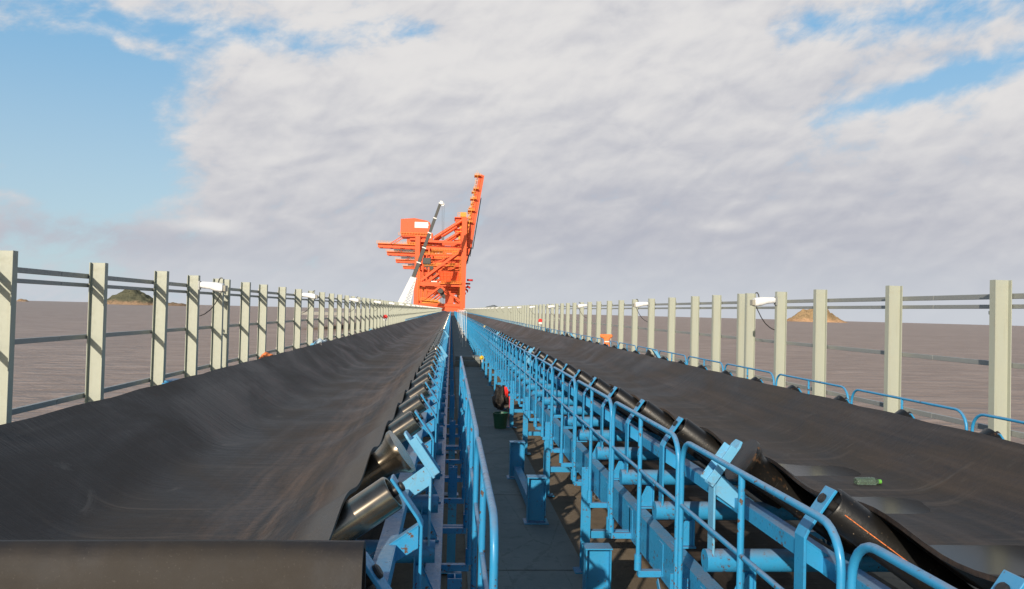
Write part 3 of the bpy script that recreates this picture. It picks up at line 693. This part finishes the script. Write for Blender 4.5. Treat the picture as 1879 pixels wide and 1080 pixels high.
# ------------------------------------------------------------------ ship unloaders
D0 = 420.
def U(px, py): p = at_y(px, py, D0); return p.x, p.z
def unloader():
    t = thing('ship_unloader', '', 'gantry crane', (0, D0, 0), 'orange ship unloaders')
    dep = 16.
    def P(px, py, y=0.): x, z = U(px, py); return Vector((x, y, z))
    XLg, XRg = U(764, 540)[0], U(849, 540)[0]
    def leg(x, y, top, w):
        mb = MB(); mb.beam((x, y, 2.5), (x, y, top), w, w*.9); l = mb.build('leg', ORANGE, t, .06)
        b = MB(); b.box((x, y, 1.5), (w*1.5, w*2.6, 2.0))
        for q in (-1, 1): b.lathe([(-.4, 0), (-.4, .45), (.4, .45), (.4, 0)], (x, y+q*1.4, .46), (1, 0, 0), 14)
        b.build('bogie', ORANGE, l)
    zt = U(770, 432)[1]; za = U(850, 400)[1]
    for y in (0, dep): leg(XLg, y, zt, 2.6); leg(XRg, y, za, 2.8)
    zp = U(800, 521)[1]; zs = U(800, 559)[1]; zg = U(780, 452)[1]; zg2 = U(800, 441)[1]
    for y in (0, dep):
        mb = MB(); mb.beam((XLg+1.3, y, zp), (XRg-1.4, y, zp), 1.8, 2.2); mb.build('portal_beam', ORANGE, t, .05)
        mb = MB(); mb.beam((XLg+1.3, y, zs), (XRg-1.4, y, zs), 1.6, 1.6); mb.build('sill_beam', ORANGE, t, .05)
        mb = MB(); mb.beam((XLg+1.3, y, 2.9), (XRg-1.4, y, 2.9), 1.8, 2.2); mb.build('base_beam', ORANGE, t, .05)
        mb = MB(); mb.beam(P(772, 514, y), P(846, 459, y), 1.3); mb.build('diagonal_brace', ORANGE, t)
        mb = MB(); mb.beam(P(772, 553, y), P(808, 525, y), 1.); mb.beam(P(808, 525, y), P(846, 553, y), 1.); mb.build('knee_brace', ORANGE, t)
        mb = MB(); mb.tube([P(796, 437, y+.0), P(851, 402, y)], .95, 10); mb.build('back_stay', ORANGE, t)
        mb = MB(); mb.beam(P(768, 441, y), P(846, 445, y), 1.1, 1.3); mb.build('top_tie', ORANGE, t)
    for x, z in ((XLg, zp), (XRg, zp), (XLg, zt-.5), (XRg, zg), (XLg, 26.), (XRg, za-1), (XRg, 28.)):
        mb = MB(); mb.beam((x, 1.3, z), (x, dep-1.3, z), 1.4, 1.8); mb.build('side_tie', ORANGE, t)
    for x in (XLg, XRg):
        mb = MB(); mb.beam((x, .5, zp), (x, dep, 30.), .9); mb.beam((x, dep, zs), (x, .5, zp), .9); mb.build('side_brace', ORANGE, t)
    # main girders with walkways
    for y in (4.5, 11.5):
        mb = MB(); mb.beam(P(692, 448, y), P(852, 455.5, y), 1.5, 2.3); mb.build('girder', ORANGE, t, .05)
    mb = MB(); a, b = P(697, 449, 4.5), P(846, 457, 4.5)
    for i in range(9):
        q = a.lerp(b, i/8); mb.beam(q+Vector((0, .8, -.6)), q+Vector((0, 6.2, -.6)), .7, .9)
    mb.build('girder_tie', ORANGE, t)
    for yy in (2.9, 13.1):
        w = MB()
        a, b = P(690, 444.5, yy), P(766, 448, yy); w.beam(a-Vector((0, 0, .2)), b-Vector((0, 0, .2)), 1.2, .15)
        for i in range(16): q = a.lerp(b, i/15); w.beam(q, q+Vector((0, 0, 1.25)), .10)
        for h in (.65, 1.25): w.beam(a+Vector((0, 0, h)), b+Vector((0, 0, h)), .09)
        w.build('gangway', AMBER, t)
    for (pa, pb) in ((P(792, 458.5, 1.), P(844, 461, 1.)), (P(776, 466, -.2), P(842, 466, -.2)), (P(778, 487, 1.5), P(842, 487, 1.5)), (P(806, 520, -1.9), P(846, 520, -1.9)), (P(772, 550, -1.6), P(804, 553, -1.6))):
        w = MB(); w.beam(pa, pb, 1.2, .2)
        for i in range(12): q = pa.lerp(pb, i/11); w.beam(q-Vector((0, .6, 0)), q+Vector((0, -.6, 1.25)), .10)
        for h in (.65, 1.25): w.beam(pa+Vector((0, -.6, h)), pb+Vector((0, -.6, h)), .10)
        w.build('gangway', AMBER, t)
    # more tiers of beams inside the gantry, cable festoons and shade boxes between the legs
    for py, y in ((466, 3.), (475, 8.), (485, 6.), (496, 10.)):
        mb = MB(); mb.beam((XLg+1, y, U(800, py)[1]), (XRg-1, y, U(800, py)[1]), 1.2, 1.1); mb.build('tier_beam', ORANGE, t)
    for px in (775, 786):
        mb = MB(); mb.beam((U(px, 500)[0], 2., zp+1), (U(px, 500)[0], 2., zg), .8); mb.build('mast', ORANGE, t)
    fs_ = MB()
    for yy in (2.2, 8.):
        a, b = P(722, 456.5, yy), P(763, 458.5, yy)
        for i in range(15):
            q = a.lerp(b, i/14); q2 = a.lerp(b, min(1, (i+.5)/14)); fs_.beam(q, q2-Vector((0, 0, 1.1)), .14); fs_.beam(q2-Vector((0, 0, 1.1)), a.lerp(b, min(1, (i+1)/14)), .14)
        fs_.beam(a, b, .2, .3)
    fs_.build('festoon', DARK, t)
    tr = MB(); a = P(783, 478, 3.); tr.box(a, (4.2, 5, 3.2)); tr.box(a+Vector((0, 0, -2.4)), (2.6, 3.4, 1.6)); tr.beam(a+Vector((-1.4, 0, 1.6)), a+Vector((-1.4, 0, 5)), .25); tr.beam(a+Vector((1.4, 0, 1.6)), a+Vector((1.4, 0, 5)), .25); tr.build('shade_box', DARK, t, .08)  # dark boxes standing in for the shade between the beams
    for (p, q) in (((800, 480), (838, 466)), ((812, 492), (842, 478)), ((790, 497), (806, 489))):
        mb = MB(); mb.beam(P(*p, y=5.), P(*q, y=5.), .6); mb.build('inner_brace', ORANGE, t)
    ld = MB()
    for px in (768.5, 845):
        a, b = P(px, 552, -1.5), P(px, 470, -1.5)
        for s in (-.35, .35): ld.beam(a+Vector((s, 0, 0)), b+Vector((s, 0, 0)), .10)
        for i in range(26): q = a.lerp(b, i/25); ld.beam(q-Vector((.35, 0, 0)), q+Vector((.35, 0, 0)), .08)
    ld.build('ladder', AMBER, t)
    # machinery house
    hx0, hx1 = U(735, 415)[0], U(789, 415)[0]; hz0, hz1 = U(760, 428)[1], U(760, 399.5)[1]
    mb = MB(); xm = (hx0+hx1)/2-.6
    mb.prism([(hx0, hz0), (hx1, hz0), (hx1, hz1-2.2), (hx1-1.6, hz1-1.2), (xm, hz1), (hx0, hz1-.7)], (0, dep/2-1, 0), (1, 0, 0), (0, 0, 1), 13.)
    h = mb.build('machinery_house', ORANGE, t, .08)
    mb = MB(); mb.box(((hx0+hx1)/2, dep/2-1, hz0-1.2), (hx1-hx0-1, 15, 1.2)); mb.box(((hx0+hx1)/2+2, dep/2-1, hz0-2.6), (hx1-hx0-6, 12, 1.6)); mb.build('house_floor', ORANGE, h)
    w = MB()
    for i in range(13):
        x = hx0-1+(hx1-hx0+2)*i/12; w.beam((x, -.9, hz0-1.0), (x, -.9, hz0+.3), .10)
    for q in (-.3, .3): w.beam((hx0-1, -.9, hz0+q), (hx1+1, -.9, hz0+q), .09)
    w.beam((hx0-1, -.4, hz0-1.05), (hx1+1, -.4, hz0-1.05), 1.3, .15); w.build('gangway', AMBER, h)
    yf = dep/2-1-6.5
    a = P(761, 406.5); b = P(785.5, 418)
    mb = MB(); mb.box(((a.x+b.x)/2, yf-.06, (a.z+b.z)/2), (b.x-a.x, .10, a.z-b.z)); s = mb.build('sign', WHITE, h)
    mb = MB(); cx, cz = a.x+(b.x-a.x)*.46, (a.z+b.z)/2; n = 12
    mb.tube([(cx+.9*math.cos(PI*.25+1.5*PI*i/n), yf-.12, cz+.9*math.sin(PI*.25+1.5*PI*i/n)) for i in range(n+1)], .13, 6); mb.build('emblem', MARK, s)
    mb = MB()
    for i in range(5): mb.box((cx+1.6+i*.62, yf-.12, cz+.05), (.42, .03, .7 if i % 2 else .55))
    mb.build('lettering', TEAL, s)
    mb = MB(); mb.beam(P(736, 433, 2), P(716, 446, 2), .5); mb.beam(P(736, 433, 12), P(716, 446, 12), .5); mb.build('house_strut', ORANGE, t)
    # raised boom: two rails with ties and ladders
    bt = MB()
    hb, tp = P(860.5, 452), P(884.5, 318.5); d = (tp-hb).normalized(); side = Vector((0, 1, 0)).cross(d).normalized()
    for y in (4.5, 11.5): bt.beam(hb+Vector((0, y, 0)), tp+Vector((0, y, 0)), 1.5, 2.9, up=side)
    L = (tp-hb).length
    for i in range(12): q = hb+d*(L*i/11); bt.beam(q+Vector((0, 4.5, 0)), q+Vector((0, 11.5, 0)), .8)
    bm_ = bt.build('boom', ORANGE, t, .05)
    w = MB()
    for i in range(15):
        q = hb+d*(L*(.16+.80*i/14))-side*2.0*(1 if side.x > 0 else -1)
        w.beam(q+Vector((0, 3, 0)), q+Vector((0, 13, 0)), .5, .15); w.beam(q, q+d*2.2, .13); w.beam(q+Vector((-.8, 3, 0)), q+d*3.5+Vector((-.8, 3, 0)), .13); w.beam(q+Vector((.8, 2.8, 0)), q+Vector((-.9, 2.8, .1)), .16)
    for f, ww in ((.985, 3.2), (.66, 3.2), (.5, 3.4), (.34, 3.8), (.80, 2.5)):
        q = hb+d*(L*f); w.box(q+Vector((-ww*.5-.6, 5, 0)), (ww, 8, .25)); w.box(q+Vector((-ww-.5, 5, .7)), (.15, 8, .12)); w.box(q+Vector((-ww*.5-.6, 1, .9)), (ww, .12, .12)); w.box(q+Vector((-ww*.5-.6, 1, .45)), (ww, .10, .10))
        for g in range(4): w.beam(q+Vector((-ww+ww*g/3-.5, 1, 0)), q+Vector((-ww+ww*g/3-.5, 1, 1.)), .1)
    w.build('boom_gangway', AMBER, bm_)
    mb = MB()
    mb.beam(P(883.5, 360, 6), P(868, 455, 6), .45, .6); mb.beam(P(866, 452, 6), P(860, 469, 6), .45, .7); mb.build('cable_chain', DARK, bm_)
    # apex platform, hinge gear
    mb = MB(); q = P(848, 399); mb.box(q+Vector((-.5, 8, 0)), (7, 17, .5)); mb.box(q+Vector((-2.2, 8, -1.4)), (2.5, 14, 2.2)); mb.box(P(855, 425)+Vector((0, 8, 0)), (2.2, 9, 10)); mb.build('apex_head', ORANGE, t, .05)
    w = MB(); q0 = P(840, 398)
    for h in (.7, 1.5, 2.4): w.beam(q0+Vector((0, 0, h)), q0+Vector((6, 0, h)), .16); w.beam(q0+Vector((0, 0, h)), q0+Vector((0, 16, h)), .16)
    for i in range(6): w.beam(q0+Vector((1.2*i, 0, 0)), q0+Vector((1.2*i, 0, 2.4)), .16)
    w.box(q0+Vector((3, 6, 1.6)), (3., 4, 3.2)); w.box(P(843, 424)+Vector((0, 3, 0)), (3, 3, .3)); w.box(P(842, 412)+Vector((0, 3, 0)), (2.4, 3, .3)); w.build('gangway', AMBER, t)
    # hopper between the legs
    a, b = P(806, 497), P(845, 517); mb = MB(); w2 = (b.x-a.x)/2; xm = (a.x+b.x)/2; zz = a.z
    top = [(xm-w2, 1, zz), (xm+w2, 1, zz), (xm+w2, 14, zz), (xm-w2, 14, zz)]; bot = [(xm-w2*.86, 2, b.z), (xm+w2*.86, 2, b.z), (xm+w2*.86, 13, b.z), (xm-w2*.86, 13, b.z)]
    mb.add(top+bot, [(0, 1, 5, 4), (1, 2, 6, 5), (2, 3, 7, 6), (3, 0, 4, 7), (4, 5, 6, 7)])
    for i in range(7): f = i/6; mb.beam(Vector(top[0]).lerp(Vector(top[1]), f)-Vector((0, .12, 0)), Vector(bot[0]).lerp(Vector(bot[1]), f)-Vector((0, .12, 0)), .28)
    for i in range(3): f = (i+.3)/3; mb.beam(Vector(top[0]).lerp(Vector(bot[0]), f)-Vector((0, .1, 0)), Vector(top[1]).lerp(Vector(bot[1]), f)-Vector((0, .1, 0)), .25)
    mb.build('hopper', ORANGE, t)
    a, b = P(817, 540), P(832, 557); mb = MB(); mb.box(((a.x+b.x)/2, 4, (a.z+b.z)/2), (b.x-a.x, 6, a.z-b.z)); mb.build('chute', ORANGE, t, .1)
    a, b = P(773, 550), P(803, 557); mb = MB(); mb.box(((a.x+b.x)/2, 2, (a.z+b.z)/2), (b.x-a.x, 4, a.z-b.z)); mb.build('feeder', AMBER, t, .1)
    mb = MB()
    for (p, q) in (((857, 513), (868, 513.5)), ((857, 524), (863, 528)), ((857, 534), (859, 534.5))): mb.tube([P(*p, y=3), P(*q, y=3)], .55, 8)
    mb.build('fender_arm', RED, t)
    a = P(808, 532); mb = MB(); mb.lathe([(-1, 0), (-1, 1.6), (1, 1.6), (1, 0)], a+Vector((0, 1., 0)), (0, 1, 0), 14); mb.beam(a+Vector((0, 1, 0)), P(809, 553, 1.), .25); mb.build('winch', DARK, t)
    a, b = P(791, 515), P(802, 519); mb = MB(); mb.box(((a.x+b.x)/2, 1, (a.z+b.z)/2), (b.x-a.x, 2.5, a.z-b.z)); mb.build('operator_cabin', WHITE, t, .1)
    return t
ul = unloader()
ul['label'] = 'nearest orange ship unloader with white sign on its machinery house and boom raised'
for k, (sc, nm) in enumerate(((.875, 'second'), (.755, 'third'), (.655, 'farthest'))):
    dup(ul, (0, D0/sc, 0), '%s orange ship unloader in the row, mostly hidden behind the nearest one' % nm, 'orange ship unloaders')

def mobile_crane():
    D = 388.
    def P(px, py, y=0.): p = at_y(px, py, D); return Vector((p.x, y, p.z))
    t = thing('mobile_crane', 'white mobile crane with dark telescopic boom rising in front of the orange unloaders', 'mobile crane', (0, D, 0))
    a, m, e = P(733, 560), P(758.5, 509), P(808, 373)
    b = MB(); b.beam(a, m, 2.6, 2.6, up=(0, 1, 0)); bo = b.build('boom_base', WHITE, t, .1)
    n = 5; w0 = 1.9
    dk = MB()
    for i in range(n): dk.beam(m.lerp(e, i/n)-(e-m).normalized()*.3, m.lerp(e, (i+1)/n), w0-.16*i, w0-.16*i, up=(0, 1, 0))
    te = dk.build('telescopic_boom', DARK, t, .05)
    c = MB()
    for i in range(1, n+1): q = m.lerp(e, i/n); d = (e-m).normalized(); c.beam(q-d*.25, q+d*.25, w0-.16*i+.45, w0-.16*i+.45, up=(0, 1, 0))
    c.build('collar', WHITE, te)
    hd = MB(); hd.beam(e, P(813.5, 372.5), 1.1, 1.6, up=(0, 1, 0)); hd.beam(P(808, 369), P(812, 371), .8, .8); hd.lathe([(-.3, 0), (-.3, .9), (.3, .9), (.3, 0)], P(812, 374.5), (0, 1, 0), 14); hd.build('boom_head', WHITE, t, .05)
    rp = MB()
    for x in (811.2, 815): rp.tube([P(x, 376), P(811.5 if x < 813 else 814, 436)], .07, 5)
    rp.box(P(812.7, 437), (1.2, .6, 1.6)); rp.build('hoist_rope', ROPE, t)
    l = MB(); c0 = [P(741, 560, -1.2), P(752, 560, -1.2), P(741, 560, 1.2), P(752, 560, 1.2)]; c1 = [P(757, 508, -1.), P(763.5, 510, -1.), P(757, 508, 1.), P(763.5, 510, 1.)]
    for p, q in zip(c0, c1): l.beam(p, q, .32)
    for i in range(9):
        f0, f1 = i/9, (i+1)/9
        for s in (0, 2):
            l.beam(c0[s].lerp(c1[s], f0), c0[s+1].lerp(c1[s+1], f1), .22); l.beam(c0[s+1].lerp(c1[s+1], f0), c0[s].lerp(c1[s], f1), .22); l.beam(c0[s].lerp(c1[s], f1), c0[s+1].lerp(c1[s+1], f1), .2)
        for s in (0, 1): l.beam(c0[s].lerp(c1[s], f0), c0[s+2].lerp(c1[s+2], f1), .2)
    l.beam(c1[1], P(765, 512), .4); l.build('lattice_mast', WHITE, t)
    # carrier and superstructure (low, behind the fence)
    x0 = a.x
    ch = MB(); ch.box((x0+2, 0, 1.5), (16, 3, 1.0)); ch.box((x0+6.5, 0, 2.9), (1.5, 2.6, 1.6)); ch.build('carrier', WHITE, t, .08)
    ch = MB(); ch.box((x0-.5, 0, 3.2), (6, 2.9, 2.0)); ch.box((x0-3.2, 0, 3.3), (2, 3.2, 2.2)); ch.build('superstructure', WHITE, t, .08)
    cb = MB(); cb.prism([(0, 0), (2.2, 0), (2.2, 1.2), (1.7, 2.1), (0, 2.1)], (x0+8.2, 0, 1.6), (1, 0, 0), (0, 0, 1), 2.6); cbo = cb.build('cab', WHITE, t, .06)
    g = MB(); g.box((x0+9.1, -1.32, 3.1), (1.3, .03, .8)); g.build('window', GLASS, cbo)
    for i in range(6):
        for s in (-1, 1):
            w = MB(); w.lathe([(-.2, 0), (-.2, .6), (.2, .6), (.2, 0)], (x0-4.5+2.5*i, s*1.3, .61), (0, 1, 0), 16); w.build('wheel', BLACK, t)
mobile_crane()

# ------------------------------------------------------------------ white hoop rails of the crossing stair
for k, y in enumerate((62, 70, 81, 96, 116)):
    r = .135; pts = [(0, 0, .03), (0, 0, 2.75)]+[(r-r*math.cos(PI*i/8), 0, 2.75+r*math.sin(PI*i/8)) for i in range(1, 8)]+[(2*r, 0, 2.75), (2*r, 0, .03)]
    t = thing('hoop_rail', '%s of the tall white hoop rails standing on the far walkway' % ordinal(k+1), 'hoop rail', (.94, y, 0), 'white hoop rails on the walkway')
    MB().tube(pts, .019, 8).build('hoop', WHITE, t)
    mb = MB(); mb.tube([(0, 0, 1.1), (2*r, 0, 1.1)], .015, 6); mb.build('rung', WHITE, t)
def step():
    mb = MB(); mb.box((.93, 41.0, .16), (1.30, .5, .30)); mb.box((.93, 41.9, .26), (1.30, 1.3, .50)); tag(mb.build('walkway_step', WALK, bevel=.01), 'dark concrete step across the walkway beyond the left handrail', 'step')
step()

# ------------------------------------------------------------------ short posts beside the walkway
def short_post(x, y, lab):
    t = thing('short_post', lab, 'short post', (x, y, .02), 'short blue posts beside the walkway')
    mb = MB(); mb.box((0, 0, .32), (.24, .010, .60)); 
    for q in (-1, 1): mb.box((q*.12, 0, .32), (.012, .18, .60))
    mb.build('column', BLUE, t, .002); MB().box((0, 0, .008), (.34, .28, .016)).build('base_plate', BLUE, t, .002); MB().box((0, 0, .628), (.27, .20, .014)).build('cap_plate', BLUE, t, .002)
short_post(1.50, 7.75, 'nearest short blue post, half sunlit, in front of a frame leg')
short_post(1.25, 11.0, 'middle short blue post, all in shade, on the walkway edge')
short_post(1.22, 13.9, 'farther short blue post with a wide shaded face on the walkway edge')
mb = MB(); mb.beam((1.235, 11.2, .17), (1.22, 13.72, .17), .12, .16); tag(mb.build('kerb_beam', BLUE, None, .004), 'low blue beam lying between two short posts on the walkway edge', 'beam')

# ------------------------------------------------------------------ puddles and bottle on the right belt
def puddle(yc, xo, a, b, seed, z=1.6695):
    mb = MB(); n = 72; vs = [(0, 0, 0)]
    for i in range(n):
        q = 2*PI*i/n; r = 1+.30*mnoise.fractal(Vector((math.cos(q)*.9+seed, math.sin(q)*.9, seed)), 1., 2., 2); vs.append((a*r*math.cos(q), b*r*math.sin(q), 0))
    mb.add(vs, [(0, i+1, (i+1) % n+1) for i in range(n)]); o = mb.build('puddle', WATER); o.location = (XR+xo, yc, z); struct(o)
for i, (px_, a_, b_) in enumerate(((.0, .40, .46), (.0, .42, .48), (.0, .42, .48), (.0, .38, .42))):
    puddle((YR[i+2]+YR[i+3])/2+.05, px_, a_, b_, i*3.7+1.3)
def bottle():
    p = at_z(1590, 884, 1.70); t = thing('bottle', 'clear ribbed plastic bottle with a green cap lying on the right belt', 'bottle', (p.x-.09, p.y, 1.700))
    prof = [(0, 0), (0, .026), (.006, .034)]+[(.012+.010*i, .036 if i % 2 == 0 else .0335) for i in range(13)]+[(.145, .035), (.160, .026), (.172, .016), (.180, .0135), (.186, .0135)]
    MB().lathe(prof, (0, 0, 0), (1, 0, .02), 20).build('body', PLASTIC, t)
    MB().lathe([(.184, 0), (.184, .017), (.205, .017), (.208, .012), (.208, 0)], (0, 0, 0), (1, 0, .02), 16).build('cap', paint('cap_green', (.13, .40, .06), .4), t)
bottle()

# ------------------------------------------------------------------ odds and ends
def lump(name, c, d, mat, label, cat, seed, n=20, rough=.5, parent=None):
    mb = MB(); vs = []; m = n//2
    for i in range(m+1):
        th = PI*i/m
        for j in range(n):
            ph = 2*PI*j/n; v = Vector((math.sin(th)*math.cos(ph), math.sin(th)*math.sin(ph), math.cos(th)))
            r = 1+rough*mnoise.fractal(v*1.6+Vector((seed, 0, 0)), 1., 2., 4); vs.append((v.x*d[0]*r, v.y*d[1]*r, max(-d[2]*.85, v.z*d[2]*r)))
    mb.add(vs, [(i*n+j, i*n+(j+1) % n, (i+1)*n+(j+1) % n, (i+1)*n+j) for i in range(m) for j in range(n)], True)
    o = mb.build(name, mat, parent); o.location = c
    return tag(o, label, cat) if label else o
def cloth(name, c, w, h, mat, label, cat, seed, ax=(1, 0, 0)):
    mb = MB(); nx, nz = 8, 10; vs = []; A = Vector(ax)
    for s in (0, .012):
        for j in range(nz+1):
            for i in range(nx+1):
                u = i/nx-.5; v = j/nz; sq = 1-.25*v*(1+math.sin(u*9+seed)*.4); q = A*u*w*sq+Vector((0, 0, -v*h*(1+.15*math.sin(u*7+seed))))
                q.y += .05*v*math.sin(u*14+seed)+.03*math.sin(v*6+seed)+s; vs.append(q)
    N = (nx+1)*(nz+1); fs = []
    for s in (0, 1):
        for j in range(nz):
            for i in range(nx): a = s*N+j*(nx+1)+i; fs.append((a, a+1, a+nx+2, a+nx+1))
    for i in range(nx): fs += [(i, i+1, N+i+1, N+i), (nz*(nx+1)+i, nz*(nx+1)+i+1, N+nz*(nx+1)+i+1, N+nz*(nx+1)+i)]
    for j in range(nz): a = j*(nx+1); fs += [(a, a+nx+1, N+a+nx+1, N+a), (a+nx, a+2*nx+1, N+a+2*nx+1, N+a+nx)]
    mb.add(vs, fs, True); o = mb.build(name, mat); o.location = c; return tag(o, label, cat)
def bucket():
    p = at_z(918, 785, .02); t = thing('bucket', 'dark green bucket on the shaded walkway under a black heap of sacking', 'bucket', (p.x, p.y, .02))
    MB().lathe([(0, 0), (0, .15), (.36, .19), (.37, .205), (.385, .205), (.385, .18), (.10, .14), (.10, 0)], (0, 0, 0), (0, 0, 1), 24).build('pail', GREEN, t)
    MB().tube([(.2*math.cos(PI*i/10), -.02, .37-.12*math.sin(PI*i/10)) for i in range(11)], .006, 6).build('handle', GALV, t)
bucket()
p = at_y(918, 728, 22.5); lump('sack', (p.x, 22.5, p.z-.02), (.20, .38, .38), SACK, 'black bundled sacking heaped at the walkway edge behind the green bucket', 'sack', 2.2)
p = at_y(930, 709, 21.6); cloth('red_rag', p, .14, .26, RED, 'red rag hung higher, on top of the black sacking', 'rag', 1.)
p = at_y(938.5, 727, 21.2); cloth('red_rag', p, .13, .32, RED, 'red rag hung lower, on a blue leg beside the sacking', 'rag', 3.)
def helmet():
    p = at_x(884, 656, 1.49); t = thing('helmet', 'yellow safety helmet hung on the blue frame beside the far walkway', 'helmet', p); t.scale = (.68, .68, .68)
    MB().lathe([(0, .0), (.0, .145), (.01, .148), (.02, .125), (.08, .115), (.13, .08), (.155, .03), (.158, 0)], (0, 0, 0), (-.3, -1, .15), 20).build('shell', YELLOW, t)
    MB().tube([(0, 0, -.02), (.02, -.02, -.18), (.03, -.01, -.30)], .03, 7).build('strap', WHITE, t)
helmet()
def beacon():
    p = at_x(889.5, 600, 1.80); t = thing('beacon', 'small yellow beacon on the far rollers of the right belt', 'beacon', (p.x, p.y, p.z)); t.scale = (.65, .65, .65)
    MB().lathe([(-.12, 0), (-.12, .10), (.10, .09), (.14, .05), (.14, 0)], (0, 0, 0), (0, 0, 1), 14).build('lens', YELLOW, t); MB().lathe([(-.42, 0), (-.42, .035), (-.12, .035), (-.12, 0)], (0, 0, 0), (0, 0, 1), 10).build('stem', GALV, t)
beacon()
def alarm(px, py, x, label, cat):
    p = at_x(px, py, x); t = thing('alarm_box', label, cat, p, 'red and white alarm boxes'); t.scale = (.68, .68, .68)
    MB().lathe([(-.05, 0), (-.05, .19), (.03, .19), (.05, .15), (.05, 0)], (0, 0, .05), (0, -1, 0), 18).build('cover', RED, t)
    MB().box((0, 0, -.18), (.30, .12, .18)).build('base', WHITE, t, .01); MB().tube([(0, .02, -.2), (0, .02, -1.0)], .025, 8).build('stem', GALV, t)
alarm(707, 582, -3.9, 'red and white alarm box by the left fence', 'alarm box'); alarm(991.5, 589, 5.7, 'red and white alarm box by the right fence', 'alarm box')
def vest():
    p = at_x(1113, 614, 4.64); t = thing('life_vest', 'orange life vest draped over the blue rail beyond the right belt', 'life vest', p)
    s = p.y/F; mb = MB()
    for q in (-1, 1):
        vs = []
    mb.prism([(-.20, 0), (.18, .0), (.19, -.09), (.10, -.13), (.11, -.40), (-.05, -.42), (-.08, -.30), (-.07, -.14), (-.19, -.10)], (0, 0, .02), (1, 0, 0), (0, 0, 1), .09); mb.build('panel', CLOTH_ORANGE, t, .03)
    MB().box((.02, -.055, -.20), (.17, .02, .03)).build('strap', WHITE, t)
vest()
p = at_x(489, 657, -3.25); lump('orange_cloth', p, (.10, .17, .09), CLOTH_ORANGE, 'orange crumpled cloth beyond the edge of the left belt by the fence', 'cloth', 4.4)
p = at_x(589, 634, -3.15); lump('pale_bag', p, (.18, .30, .15), BAG, 'pale blue plastic bag beyond the edge of the left belt by the fence', 'bag', 6.1)
p = at_x(317, 705, -3.6); mb = MB(); mb.box((0, 0, 0), (.16, .36, .07)); mb.box((0, 0, .05), (.12, .3, .03)); o = mb.build('blue_crate', BLUE, None, .008); o.location = p; tag(o, 'flat blue tray beyond the left belt below the third visible fence post', 'tray')
